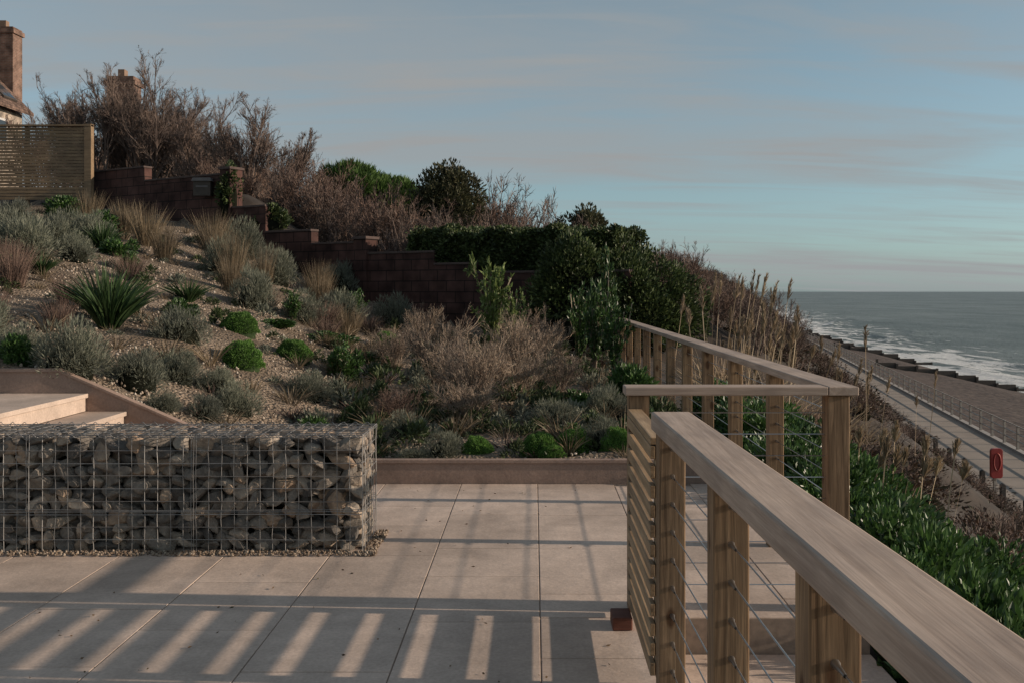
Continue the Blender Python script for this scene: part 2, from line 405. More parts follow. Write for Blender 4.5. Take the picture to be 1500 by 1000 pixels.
mp=nt.nodes.new('ShaderNodeMapping'); mp.inputs['Scale'].default_value=(.35,.09,1); nt.links.new(g.outputs['Position'],mp.inputs[0])
n1=N(nt,'ShaderNodeTexNoise',Scale=1.0,Detail=7.0,Roughness=.65,Distortion=.6); nt.links.new(mp.outputs[0],n1.inputs['Vector'])
mp2=nt.nodes.new('ShaderNodeMapping'); mp2.inputs['Scale'].default_value=(.03,.012,1); nt.links.new(g.outputs['Position'],mp2.inputs[0])
n2=N(nt,'ShaderNodeTexNoise',Scale=1.0,Detail=9.0,Roughness=.75); nt.links.new(mp2.outputs[0],n2.inputs['Vector'])
rw=ramp(nt,[(.35,(.10,.13,.13)),(.65,(.22,.255,.25))]); nt.links.new(n2.outputs[0],rw.inputs[0])
mr=nt.nodes.new('ShaderNodeMapRange'); mr.inputs['From Min'].default_value=0; mr.inputs['From Max'].default_value=42; mr.inputs['To Min'].default_value=.41; mr.inputs['To Max'].default_value=.70
nt.links.new(at.outputs['Fac'],mr.inputs['Value'])
sb=nt.nodes.new('ShaderNodeMath'); sb.operation='SUBTRACT'; nt.links.new(n1.outputs[0],sb.inputs[0]); nt.links.new(mr.outputs[0],sb.inputs[1])
fr=ramp(nt,[(.0,(0,0,0)),(.06,(1,1,1))]); nt.links.new(sb.outputs[0],fr.inputs[0])
mx=nt.nodes.new('ShaderNodeMix'); mx.data_type='RGBA'; nt.links.new(fr.outputs[0],mx.inputs[0]); nt.links.new(rw.outputs[0],mx.inputs[6]); mx.inputs[7].default_value=(.72,.72,.7,1)
nt.links.new(mx.outputs[2],b.inputs['Base Color'])
b.inputs['Roughness'].default_value=.5; b.inputs['IOR'].default_value=1.33; b.inputs['Specular IOR Level'].default_value=.3
n3=N(nt,'ShaderNodeTexNoise',Scale=.6,Detail=8.0,Roughness=.7); nt.links.new(g.outputs['Position'],n3.inputs['Vector'])
bump(nt,b,n3.outputs[0],1.0,1.2)
sea=obj_from('sea',V,F,m,None,True)
a=sea.data.attributes.new('shore','FLOAT','POINT'); a.data.foreach_set('value',np.concatenate(sh).astype(np.float32))

# groynes
for gd in [111,151,196,240,290,350,410]:
    b_=B(); xs=float(XS(np.array(gd))); x0=PL(gd)+7.5; L=xs+5-x0
    n=max(3,int(L/2.2))
    for k in range(n):
        u=k/n; xx=x0+L*u; pr=PL(gd)+3.9
        zz=np.interp((xx-pr)/(xs-pr),[0,.1,.35,.55,1,1.6],[-6.15,-6.3,-7.2,-7.6,-9.5,-10.6])
        b_.box(xx,xx+L/n+.02,gd-.1,gd+.1,zz-1.5,zz+.3+.08*rng.random())
        b_.box(xx,xx+.22,gd-.32,gd-.1,zz-1.5,zz+.5+.3*rng.random())
    b_.make('timber_groyne',M_old)

# promenade railing
E=empty('promenade_railing',(0,0,0))
b_=B()
ds=np.concatenate([np.arange(14,140,2.2),np.arange(140,420,5)])
for k,d in enumerate(ds):
    x=PL(d)+4.05; b_.box(x-.055,x+.055,d-.055,d+.055,-5.9,-4.78)
b_.make('posts',M_grey,parent=E)
P=np.array([[[PL(d)+4.05,d,z] for d in ds] for z in (-4.8,-5.15,-5.5)])
v,f=tubes(P,np.full(P.shape[:2],.035),4); obj_from('rails',v,f,M_grey,parent=E)
for k in range(9):
    d=26+k*2.6; x=PL(d)-.45; b_=B(); b_.box(-.08,.08,-.08,.08,-.3,1.0); b_.prism([(-.08,1.0),(.08,1.0),(0,1.06)],'y',-.08,.08)
    b_.make('timber_bollard',M_old,.01,loc=(x,d,-6.0))
E=empty('lifebuoy_station',(PL(35.5)-.2,35.5,-6.0))
b_=B(); b_.box(-.05,.05,.06,.14,0,1.7); b_.make('post',M_grey,.005,parent=E)
pts=[]
for c,(cx,cz) in enumerate([(.11,1.88),(-.11,1.88),(-.11,1.02),(.11,1.02)]):
    for a in np.linspace(c*np.pi/2,(c+1)*np.pi/2,5): pts.append((cx+.1*math.cos(a),cz+.1*math.sin(a)))
b_=B(); b_.prism(pts,'y',-.08,.06); b_.make('housing',M_redp,.01,parent=E)
th=np.linspace(0,2*np.pi,25); P=np.stack([.12*np.cos(th),0*th-.1,1.5+.3*np.sin(th)],1)[None]
v,f=tubes(P,np.full((1,25),.025),8); obj_from('ring',v,f,flat('buoy_orange',(.3,.04,.03),.5),parent=E,smooth=True)

# ------------------------------------------------------------------ terrace paving
b_=B()
xcols=[.03+.615*k for k in range(-13,4)]
for k in range(len(xcols)-1):
    x0,x1=xcols[k],xcols[k+1]
    y=-3-rng.random()*.9
    while y<7.95:
        L=rng.choice([.6,.9,.9,.75]); y1=min(y+L,8.045)
        g=.003
        X0,X1=x0+g,x1-g; Y0,Y1=max(y+g,-3),y1-g
        dz=rng.normal()*.0008
        if Y1-Y0>.05:
            if X0<.45:
                if X1>.45 and Y0<4.74:
                    if Y1<=4.74: b_.box(X0,.60,Y0,Y1,-.03,0)
                    else: b_.box(X0,.60,Y0,4.735,-.03,0); b_.box(X0,X1,4.745,Y1,-.03,0)
                else: b_.box(X0,X1,Y0,Y1,-.03,dz)
            else:
                if Y1>4.75: b_.box(X0,min(X1,1.6),max(Y0,4.745),Y1,-.03,dz)
        y=y1
E=empty('stone_terrace')
b_.make('paving_slabs',M_pave,.0025,parent=E)
b_=B(); b_.box(-8,.6,-3,8.045,-.4,-.006); b_.box(.6,1.6,4.74,8.045,-.4,-.006); b_.make('joint_bed',M_grout,parent=E)
E=empty('descending_steps')
b_=B()
for k in range(6):
    y1=4.73 if k==0 else 3.72-.32*(k-1); y0=3.72-.32*k
    z=-.17*(k+1); b_.box(.61,1.6,y0,y1,z-.5,z-.04,1); b_.box(.61,1.6,y0-.02,y1-.002,z-.04,z,0)
b_.make('treads',[M_pave,M_conc],.004,parent=E)
b_=B()
for k in range(5):
    xr=-2.36-.31*k; z=.146*(k+1)
    xl=-8 if k==4 else xr-.33
    b_.box(xl,xr-.02,6.47,8.04,max(z-.146,0)+.002,z-.035,1)
    b_.box(xl,xr,6.45,8.045,z-.035,z,0)
b_.make('garden_steps',[M_pave,M_pave],.004)
pr=[(1.6,-.05),(1.6,.165),(-2.14,.165),(-3.84,.90),(-8,.90),(-8,-.05)]
b_=B(); b_.prism(pr,'y',8.052,8.10,0)
cap=[(1.6,.165),(1.6,.195),(-2.15,.195),(-3.85,.93),(-8,.93),(-8,.90),(-3.84,.90),(-2.14,.165)]
b_.prism(cap,'y',8.04,8.115,0)
b_.make('garden_edging_wall',M_edge,.004)
n=230; C=np.stack([rng.uniform(-4.5,.4,n),rng.uniform(2.5,8,n),np.full(n,.006)],1); k=~((C[:,0]<-.95)&(C[:,1]>5.8)&(C[:,1]<6.5)); C=C[k]
D=rng.normal(size=C.shape)*[1,1,.15]; v,f=leaves(C,D,rng.uniform(.01,.03,len(C)),.009)
obj_from('fallen_leaves',v,f,foliage('dead_leaf',[(.06,.035,.02),(.14,.09,.05),(.05,.05,.025)],.8,0))

# ------------------------------------------------------------------ gabion
E=empty('gabion_wall')
x0,x1,y0,y1,zt=-5.6,-1.03,5.93,6.42,.68
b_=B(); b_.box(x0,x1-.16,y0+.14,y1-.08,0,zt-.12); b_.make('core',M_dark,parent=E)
RV,RF=ico(3)
def rocks(C,S):
    Vs=[];n=len(C)
    for c,s in zip(C,S):
        nn=nrm(rng.normal(size=(9,3))); h=rng.uniform(.5,.95,9)
        dt=RV@nn.T; r=np.min(np.where(dt>.05,h[None,:]/np.maximum(dt,.05),9),axis=1); r=np.minimum(r,1.2)
        v=RV*r[:,None]*s
        a=rng.normal()*.4; ca,sa=math.cos(a),math.sin(a)
        v=np.stack([v[:,0]*ca-v[:,2]*sa,v[:,1],v[:,0]*sa+v[:,2]*ca],1)
        az=rng.normal()*.5; ca,sa=math.cos(az),math.sin(az)
        v=np.stack([v[:,0]*ca-v[:,1]*sa,v[:,0]*sa+v[:,1]*ca,v[:,2]],1)
        Vs.append(v+c)
    F=(RF[None]+np.arange(n)[:,None,None]*len(RV)).reshape(-1,3)
    return np.concatenate(Vs),F
C=[];S=[]
nz=11
for layer in range(7):
    yy=y0+.058+layer*.068
    for r in range(nz):
        z=.032+r*(zt-.06)/(nz-1)
        x=x0+rng.random()*.1
        while x<x1-.03:
            s=rng.choice([.035,.045,.055,.07,.085])*rng.uniform(.9,1.1)
            vis=layer<2 or r>=nz-2 or x>x1-.2 
            if vis:
                C.append([min(x+s*.9,x1-.045),yy+rng.normal()*.014,z+rng.normal()*.016]); S.append([s*1.15,rng.uniform(.042,.06),rng.uniform(.03,.055)])
            x+=s*1.75
v,f=rocks(C,S)
v[:,2]=np.clip(v[:,2],.002,zt+.01); v[:,0]=np.minimum(v[:,0],x1-.002); v[:,1]=np.maximum(v[:,1],y0-.006)
obj_from('stones',v,f,M_rock,parent=E)
W=[]
def seg(a,b,n=8,j=.002):
    t=np.linspace(0,1,n)[:,None]; p=np.array(a)*(1-t)+np.array(b)*t; p=p+rng.normal(size=p.shape)*j; W.append(p)
yf,yb,zt2,xr=y0-.012,y1+.012,zt+.018,x1+.012
for x in np.arange(xr,x0,-.0762):
    seg([x,yf,0],[x,yf,zt2]); seg([x,yf,zt2],[x,yb,zt2]); seg([x,yb,0],[x,yb,zt2])
for z in list(np.arange(.0,zt2,.0762))+[zt2,.245,.255]:
    seg([x0,yf-.003,z],[xr,yf-.003,z],8); seg([xr,yf,z],[xr,yb,z]); seg([x0,yb,z],[xr,yb,z])
for y in np.arange(yf,yb+.01,.0762):
    seg([x0,y,zt2+.003],[xr,y,zt2+.003]); seg([xr+.002,y,0],[xr+.002,y,zt2])
for x in (-2.02,-2.035,-3.0,-3.015,xr):
    seg([x,yf-.005,0],[x,yf-.005,zt2+.01],8,.002)
for (ya) in (yf,yb):
    t=np.linspace(0,1,900); P=np.stack([x0+(xr-x0)*t,ya+.012*np.cos(t*2*np.pi*60),zt2+.012*np.sin(t*2*np.pi*60)],1)
    for q in range(0,892,7): W.append(P[q:q+8])
P=np.array(W); v,f=tubes(P,np.full(P.shape[:2],.0021),4); obj_from('wire_mesh',v,f,M_galv,parent=E)
n=2600; vv,ff=ico(1)
px=np.concatenate([rng.uniform(x0,x1+.1,n),rng.uniform(x1+.015,x1+.09,500)]); py=np.concatenate([5.93-.10*rng.random(n)**1.6,rng.uniform(5.84,6.45,500)])
def stones_mesh(px,py,pz,s):
    V=(vv[None]*s[:,None,None]*rng.uniform(.6,1.3,(len(px),1,3)))+np.stack([px,py,pz],1)[:,None,:]
    F=(ff[None]+np.arange(len(px))[:,None,None]*len(vv)).reshape(-1,3)
    return V.reshape(-1,3),F
s=rng.uniform(.004,.010,len(px)); 
def rndmat(name,st):
    m,nt,b,out=newmat(name); g=nt.nodes.new('ShaderNodeNewGeometry'); r=ramp(nt,st); nt.links.new(g.outputs['Random Per Island'],r.inputs[0]); nt.links.new(r.outputs[0],b.inputs['Base Color']); b.inputs['Roughness'].default_value=.85; return m
v,f=stones_mesh(px,py,s*.6+rng.random(len(px))*.008,s)
obj_from('pebble_strip',v,f,rndmat('pebbles',[(0,(.09,.06,.04)),(.5,(.2,.145,.10)),(1,(.33,.27,.21))]))
n=20000; px=rng.uniform(-12,1.4,n); py=8.15+rng.random(n)**1.3*14; k=py<dwf(px)-.4; px=px[k];py=py[k]
s=rng.uniform(.006,.017,len(px))*(.7+py/28); pz=Hn(px,py)+s*.3
v,f=stones_mesh(px,py,pz,s)
obj_from('loose_gravel',v,f,rndmat('loose_stones',[(0,(.1,.08,.06)),(.4,(.26,.2,.15)),(.8,(.4,.325,.25)),(1,(.52,.46,.39))]))

# ------------------------------------------------------------------ railings
def cable(pts,r=.0025): 
    P=np.array([pts],float); return tubes(P,np.full(P.shape[:2],r),6)
E=empty('timber_railing')   # near
def xl(y): return .45+.022*(3.83-y)
b_=B(); a_,c_=xl(-1.),xl(3.83)
V=[[a_,-1,1.02],[a_+.15,-1,1.02],[c_+.15,3.83,1.02],[c_,3.83,1.02],[a_,-1,1.09],[a_+.15,-1,1.09],[c_+.15,3.83,1.09],[c_,3.83,1.09]]
b_.add(V,BOXF); b_.make('handrail',M_wy,.008,parent=E)
b_=B()
pys=[3.75,2.74,1.86,.9,-.05]
for k,y in enumerate(pys):
    x=xl(y)+.02; b_.box(x,x+.1,y,y+.1,0.0,1.018)
b_.make('posts',M_wz,.005,parent=E)
parts=[]
for z in np.arange(.12,1.0,.105):
    parts.append(cable([[xl(y)+.07,y,z] for y in (-1,0,1,2,3,3.8)]))
    for y in pys[:3]:
        parts.append(tubes(np.array([[[xl(y)+.07,y-.06,z],[xl(y)+.07,y-.012,z],[xl(y)+.07,y,z]]]),np.array([[.004,.007,.01]]),8))
    parts.append(tubes(np.array([[[.51,3.85,z],[.51,3.862,z]]]),np.array([[.011,.008]]),8))
v,f,_=merge(parts); obj_from('steel_cables',v,f,M_steel,parent=E,smooth=True)
E=empty('timber_railing')   # far + return
b_=B(); b_.box(1.42,1.565,4.79,17.3,1.05,1.093); b_.make('handrail_long',M_wy,.005,parent=E)
b_=B(); b_.box(.44,1.4175,4.79,4.93,1.05,1.092); b_.make('handrail_return',M_wx,.005,parent=E)
b_=B(); b_.box(1.425,1.53,4.82,4.93,-.5,1.047)
for d in [6.05,7.25,8.4,9.55,10.7,11.85,13.0,14.15,15.3,16.5,17.2]: b_.box(1.43,1.52,d,d+.09,-.3,1.047)
b_.box(.46,.56,4.82,4.92,.0,1.047)
b_.make('posts',M_wz,.005,parent=E)
parts=[]
for z in np.arange(.12,1.0,.105):
    parts.append(cable([[1.475,y,z] for y in np.linspace(4.9,17.2,12)]))
    parts.append(cable([[x,4.87,z] for x in (.55,.9,1.44)]))
    for d in (6.05,7.25): parts.append(tubes(np.array([[[1.475,d-.05,z],[1.475,d,z]]]),np.array([[.005,.009]]),8))
v,f,_=merge(parts); obj_from('steel_cables',v,f,M_steel,parent=E)
E=empty('garden_gate')
b_=B()
for k in range(12):
    z=.06+k*.0765; b_.box(.452,.472,3.865,4.805,z,z+.05)
b_.make('slats',M_gate,.003,parent=E)
b_=B(); b_.box(.474,.52,3.865,3.94,.05,.955); b_.box(.474,.52,4.73,4.805,.05,.955); b_.box(.452,.52,3.865,4.805,.957,.985); b_.make('frame',M_gate,.003,parent=E)
b_=B(); b_.box(.36,.452,4.55,4.70,0.001,.06); b_.make('timber_door_stop',M_red,.006)

# ------------------------------------------------------------------ left fence, walls, houses
E=empty('slatted_fence')
b_=B(); 
for k in range(22):
    z=3.85+k*.083
    b_.box(-21,-11.25,25.0,25.03,z,z+.068,0)
for x in (-20,-18.2,-16.4,-14.6,-12.8): b_.box(x,x+.09,25.031,25.12,3.4,5.68,0)
b_.box(-11.27,-11.1,24.95,25.12,3.4,5.75,0)
b_.box(-21,-11.1,24.93,25.1,5.69,5.73,0)
b_.make('slats',M_fence,parent=E)
L=math.atan2(8,-13.2)
E=empty('stepped_block_wall',(1.6,18,0)); E.rotation_euler=(0,0,L)
b_=B()
for (ua,ub,z) in [(13.1,15.6,4.62),(10.15,13.1,4.27),(8.9,10.15,3.47),(7.5,8.9,2.87),(6.06,7.5,2.57),(4.16,6.06,2.33),(3.16,4.16,2.08),(-.2,3.16,1.9)]:
    b_.box(ua+.001,ub-.001,-.11,.11,-.5,z,0); b_.box(ua+.002,ub-.002,-.13,.13,z+.001,z+.045,1)
for u,z in ((10.15,4.38),(6.06,2.65)):
    b_.box(u-.17,u+.17,-.2,.18,-.5,z,0); b_.box(u-.2,u+.2,-.23,.21,z+.001,z+.06,1)
b_.make('blocks',[M_wall,flat('wall_coping',(.08,.055,.048),.95)],.006,parent=E)
b_=B(); b_.box(-.2,.2,-.12,.1,0,.34,0); b_.prism([(-.24,.34),(.24,.34),(.2,.42),(-.2,.42)],'y',-.16,.14,1); b_.box(-.14,.14,-.125,-.118,.2,.24,1)
o=b_.make('letter_box',[M_old,flat('grey_lid',(.12,.11,.11),.6)],.006,loc=(-7.75,23.35,3.78)); 
E=empty('tiled_house')
X1,Xr,hy0,hy1,ze=-23.1,-28.4,36,46,9.75; zr=ze+(X1-Xr)
b_=B(); b_.prism([(2*Xr-X1+.4,3),(X1-.4,3),(X1-.4,ze-.15),(Xr,zr-.5),(2*Xr-X1+.4,ze-.15)],'y',hy0+.3,hy1-.3,0)
b_.make('walls',brick('pale_brick',(.33,.28,.23),(.4,.34,.28),(.3,.27,.24),w=.23,h=.075),parent=E)
b_=B(); b_.prism([(X1,ze),(Xr,zr),(2*Xr-X1,ze),(2*Xr-X1,ze-.15),(Xr,zr-.15),(X1,ze-.15)],'y',hy0,hy1,0); b_.make('roof',M_tiles,parent=E)
b_=B()
for ya in (41.2,42.6,44.0):
    Mx=Matrix.Translation((X1-.35,ya,ze+.37))@Matrix.Rotation(math.radians(45),4,'Y')
    b_.box(-1.1,0,0,1.15,0,.08,0,Mx); b_.box(-1.0,-.1,.08,.54,.081,.09,1,Mx); b_.box(-1.0,-.1,.6,1.07,.081,.09,1,Mx)
b_.make('skylights',[M_old,M_glass],parent=E)
b_=B(); b_.box(-26.0,-24.1,46.05,46.9,3,13.8,0); b_.box(-26.08,-24.02,45.97,46.98,13.5,13.7,0); b_.box(-25.85,-25.5,46.3,46.6,13.801,14.15,1);b_.box(-24.9,-24.55,46.3,46.6,13.801,14.15,1)
b_.make('chimney',[M_brick,M_pot],parent=E)
b_=B(); b_.box(X1-.398,X1-.37,42.2,44.4,8.1,9.2,0); b_.box(X1-.369,X1-.36,42.3,43.25,8.2,9.1,1); b_.box(X1-.369,X1-.36,43.35,44.3,8.2,9.1,1); b_.make('window',[M_white,M_glass],parent=E)
E=empty('gabled_house')
cx,hw,y0h,y1h,ze,zr=-16.7,4.1,45,54,7.3,9.1
b_=B(); b_.prism([(cx-hw+.3,3),(cx+hw-.3,3),(cx+hw-.3,ze+.05),(cx,zr-.1),(cx-hw+.3,ze+.05)],'y',y0h+.3,y1h-.2,0); 
b_.make('walls',brick('brown_brick',(.17,.1,.07),(.22,.13,.09),(.2,.16,.13),w=.23,h=.075),parent=E)
b_=B(); b_.prism([(cx-hw,ze),(cx,zr),(cx+hw,ze),(cx+hw,ze-.12),(cx,zr-.12),(cx-hw,ze-.12)][::-1],'y',y0h+.06,y1h,0)
b_.make('roof',M_tiles,parent=E)
b_=B(); b_.prism([(cx-hw-.03,ze+.02),(cx,zr+.03),(cx+hw+.03,ze+.02),(cx+hw+.03,ze-.2),(cx,zr-.2),(cx-hw-.03,ze-.2)][::-1],'y',y0h,y0h+.055,0)
b_.box(cx-1.2,cx+.4,y0h+.25,y0h+.298,5.4,6.6,0); b_.box(cx-1.1,cx-.45,y0h+.23,y0h+.249,5.5,6.5,1); b_.box(cx-.35,cx+.3,y0h+.23,y0h+.249,5.5,6.5,1)
b_.make('bargeboards_and_window',[M_white,M_glass],parent=E)
b_=B(); b_.box(-19.75,-18.5,46,46.9,7,11.5,0); b_.box(-19.85,-18.4,45.9,47,11.1,11.3,0); b_.box(-19.3,-19.0,46.2,46.6,11.501,11.85,1)
b_.make('chimney',[M_brick,M_pot],parent=E)

# ------------------------------------------------------------------ vegetation materials
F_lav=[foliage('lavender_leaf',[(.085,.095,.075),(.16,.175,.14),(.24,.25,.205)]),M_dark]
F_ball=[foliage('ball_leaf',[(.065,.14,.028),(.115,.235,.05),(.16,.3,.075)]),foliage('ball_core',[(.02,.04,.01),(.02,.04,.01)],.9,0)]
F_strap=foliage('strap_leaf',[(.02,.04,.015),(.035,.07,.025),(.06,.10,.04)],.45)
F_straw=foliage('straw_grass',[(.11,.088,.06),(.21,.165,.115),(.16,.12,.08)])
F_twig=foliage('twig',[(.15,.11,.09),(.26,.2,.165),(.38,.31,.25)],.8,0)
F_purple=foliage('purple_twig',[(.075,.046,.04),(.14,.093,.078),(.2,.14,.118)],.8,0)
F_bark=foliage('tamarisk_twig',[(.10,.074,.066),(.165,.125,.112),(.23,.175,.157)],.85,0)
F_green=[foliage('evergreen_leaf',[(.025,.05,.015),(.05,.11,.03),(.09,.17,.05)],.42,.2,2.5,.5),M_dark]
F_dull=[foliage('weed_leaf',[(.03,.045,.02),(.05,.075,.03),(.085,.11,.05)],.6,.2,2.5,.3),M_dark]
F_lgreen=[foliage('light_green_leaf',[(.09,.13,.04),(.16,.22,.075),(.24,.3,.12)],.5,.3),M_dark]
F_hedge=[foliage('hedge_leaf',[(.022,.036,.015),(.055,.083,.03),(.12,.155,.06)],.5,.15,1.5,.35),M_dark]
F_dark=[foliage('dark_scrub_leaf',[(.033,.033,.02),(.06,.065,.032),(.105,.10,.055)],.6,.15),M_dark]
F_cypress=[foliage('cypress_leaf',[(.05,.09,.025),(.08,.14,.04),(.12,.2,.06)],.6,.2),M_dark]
F_reed=foliage('reed',[(.22,.16,.105),(.31,.235,.165),(.38,.31,.23)],.7,.2)
def mesh_only(o):
    me=o.data; bpy.data.objects.remove(o); return me
def variants(fn,mats,n,smooth=False):
    r=[]
    for k in range(n):
        q=fn(); r.append(mesh_only(obj_from('v',q[0],q[1],mats,q[2] if len(q)>2 else None,smooth)))
    return r
V_lav=variants(lambda: bush(4600,(1,1,1),.16,.02,28,1.0,.5,.58,.32),F_lav,3)
V_ball=variants(lambda: mound(5200,.1,.045),F_ball,2)
V_strap=variants(lambda: blades(190,1.0,.8,.04,8,.6,.15),F_strap,2)
V_straw=variants(lambda: blades(560,1.0,.42,.008,6,.4,.25,.65),F_straw,3)
V_rust=variants(lambda: blades(520,1.0,.55,.008,6,.35,.25,.6),F_purple,2)
spK=[(1,.012,1,0,.1),(7,.008,.6,.3,.1),(6,.0058,.55,.38,.1),(4,.0044,.5,.42,.1)]
V_twig=variants(lambda: bare_tree(20,1.0,.8,spK,1,wig=.015),F_twig,3)
V_twigp=variants(lambda: bare_tree(20,1.0,.7,spK,1,wig=.015),F_purple,2)
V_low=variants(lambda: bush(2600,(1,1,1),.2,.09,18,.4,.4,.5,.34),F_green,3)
def leafy(n0=16,leafL=.09):
    a=rng.uniform(0,2*np.pi,n0); s=.35*rng.random(n0)
    D=np.stack([np.cos(a)*s,np.sin(a)*s,np.ones(n0)],1)
    lv=branch(np.zeros((n0,3)),D,rng.uniform(.6,1,n0),[(1,.02,1,0,.0),(4,.01,.35,.5,.15)])
    parts=[ribbons(P,np.full(P.shape[:2],w))+(1,) for P,w in lv]
    for P,w in lv:
        k=34 if w>.015 else 18
        idx=np.repeat(np.arange(len(P)),k); f=rng.uniform(.8,4,len(idx)); i0=np.minimum(f.astype(int),3); fr=(f-i0)[:,None]
        c=P[idx,i0]*(1-fr)+P[idx,i0+1]*fr
        D=nrm(P[idx,i0+1]-P[idx,i0])+rng.normal(size=c.shape)*.8+[0,0,.3]
        parts.append(leaves(c,D,leafL*rng.uniform(.6,1.2,len(c)),leafL*.45)+(0,))
    return merge(parts)
V_leafy=variants(leafy,[F_lgreen[0],F_twig],2)
V_leafyd=variants(leafy,[F_green[0],F_twig],2)
def put(name,vs,X,d,w,h,ws=1.0,sink=.03):
    me=vs[rng.integers(len(vs))]
    return inst(name,me,(X,d,H1(X,d)-sink),rng.uniform(0,6.28),(w*.5*ws,w*.5*ws,h))
for X,d,w,h in [(-8.07,15.54,.75,.64),(-7.65,15.0,.85,.64),(-8.53,18.24,.63,.56),(-10.23,19.70,.68,.54),(-7.22,15.66,.54,.43),(-3.46,8.66,.48,.33),(-3.32,9.30,.37,.32),(-3.01,9.46,.39,.26),(-3.87,8.3,.56,.42),(-4.44,8.60,.41,.29),(-3.88,10.94,.60,.38),(-4.33,15.32,.63,.63),(-3.10,8.3,.28,.17),(-2.72,9.06,.43,.28),(-2.42,10.62,.51,.29),(-2.81,8.50,.29,.23),(-.76,8.38,.34,.24),(-1.0,8.3,.28,.12),(.19,9.94,.48,.27),(.77,10.44,.43,.36),(-4.12,20.9,.88,.7),(-5.0,19.2,.8,.7),(-5.6,18.0,.75,.7),(-6.2,21.,.85,.8),(-3.6,15.6,.64,.5),(.6,8.7,.36,.3),(-9.6,17.6,.8,.6),(-9.2,16.4,.8,.6),(-1.2,9.2,.4,.25),(-3.3,17.0,.8,.6),(-2.6,18.4,.8,.6),(-5.3,9.6,.5,.4),(-5.1,9.0,.5,.35),(-6.9,12.0,.6,.5),(-8.0,16.6,.7,.6),(-7.8,17.6,.7,.6)]:
    put('lavender_bush',V_lav,X,d,w*1.15,h*.95)
for X,d,w,h in [(-3.79,12.8,.51,.3),(-3.24,11.0,.5,.32),(-2.99,12.4,.48,.29),(-2.29,15.5,.46,.32),(.35,8.7,.38,.22),(.72,8.6,.32,.26),(.05,8.5,.36,.22),(-.48,8.45,.3,.2),(-.35,12,.41,.25),(.15,8.35,.26,.14)]:
    put('clipped_green_mound',V_ball,X,d,w*1.0,h*.95)
for X,d,w,h in [(-4.66,10.92,.9,.78),(-4.96,14.26,.64,.44),(-6.91,13.96,.48,.38),(-7.46,17.22,.71,.59),(-4.47,8.56,.35,.23),(-4.9,11.4,.8,.8),(-7.2,12.8,.6,.5)]:
    put('strap_leaf_plant',V_strap,X,d,w*1.3,h)
for X,d,w,h in [(-9.45,21.14,.87,.87),(-7.29,18.74,1.03,.9),(-6.62,17.82,.73,.73),(-6.56,20.26,1.11,.97),(-5.4,17.8,.85,.98),(-4.71,17.28,.71,.95),(-2.96,15.84,.76,.54),(-6.0,19,.9,.9),(-5.0,16.4,.7,.7),(-8.3,20.2,.9,.8),(-4.2,19.4,.8,.8),(-3.9,18.2,.8,.7)]:
    put('ornamental_grass',V_straw,X,d,w*1.5,h*1.05)
for X,d,w,h in [(-6.6,12.62,.69,.69),(-4.98,10.42,.5,.43),(-3.36,15.7,.86,.54),(-2.74,16.5,.68,.45),(-6.9,13.2,.7,.6),(-3.1,14.9,.6,.4),(-7.6,14.2,.7,.5),(-5.6,12.0,.6,.5),(-6.1,15,.7,.5),(-5.7,10.4,.6,.45)]:
    put('rusty_grass',V_rust,X,d,w*1.4,h)
for k,(X,d,w,h) in enumerate([(-1.24,12.72,1.05,.98),(-.6,10.72,1.05,.95),(-.11,13.06,1.05,.95),(-1.36,9.8,.6,.45),(-1.8,16.22,.85,.75),(-.65,10.1,.8,.5),(-.29,17.0,1.2,.9),(.18,14.74,.9,.9),(-.9,11.8,.9,.8),(.3,12.2,.7,.6),(-1.9,13.6,.8,.7),(-.2,11.3,.8,.75)]):
    put('twiggy_shrub',V_twigp if k in(3,) else V_twig,X,d,w*1.9,h*1.05)
put('leafy_shrub',V_leafy,-.70,16.6,1.9,1.55); put('leafy_shrub',V_leafy,-.35,16.3,1.3,1.05)
for a in [(.9,14.66,1.3,1.25),(1.15,14.2,1.2,1.1),(.7,15.2,1.2,1.2),(1.2,16.3,1.2,1.5)]: put('dark_leafy_shrub',V_leafyd,*a)
for a in [(-2.36,12.2,1.0,.42),(-3.23,17.96,1.3,.55),(-3.68,15.26,1.0,.45)]: put('leafy_shrub',V_leafyd,*a)
for X,d,w,h in [(-2.98,14.62,.8,.15),(-3.73,14.24,.59,.12),(-2.26,13.9,.57,.15),(-6.46,15.92,.33,.27),(-4.33,8.3,.33,.22),(-1.81,10.1,.28,.17),(-1.3,11.06,.46,.19),(-2.3,12.4,.5,.4),(-2.0,9.0,.35,.2),(1.0,9.2,.5,.3),(.4,9.1,.4,.15),(1.1,11.5,.6,.4),(.5,11.0,.5,.2),(-7.0,17.0,.7,.35),(-8.6,19.6,.9,.4),(-10.6,22.5,1.0,.4),(-4.6,13,.5,.2)]:
    put('low_green_plant',V_low,X,d,w,h)
def mass(name,base_list,mats,places):
    parts=[]
    for (x,y,z,sx,sz,rz) in places:
        V,F,Mi=base_list[rng.integers(len(base_list))]
        c,s=math.cos(rz),math.sin(rz)
        v=np.stack([(V[:,0]*c-V[:,1]*s)*sx+x,(V[:,0]*s+V[:,1]*c)*sx+y,V[:,2]*sz+z],1)
        parts.append((v,F,Mi))
    V=np.concatenate([p[0] for p in parts]); n=np.cumsum([0]+[len(p[0]) for p in parts])[:-1]
    F=np.concatenate([p[1]+k for p,k in zip(parts,n)]); Mi=np.concatenate([p[2] for p in parts])
    if not isinstance(mats,list): Mi=Mi*0
    return obj_from(name,V,F,mats,Mi)
tuft=[bush(150,(1,1,1),.4,.16,6,.5,.5,0,.35) for _ in range(4)]
tg=[(lambda q:(q[0],q[1],np.zeros(len(q[1]),int)))(blades(45,1,.9,.03,5,.5,.2)) for _ in range(3)]
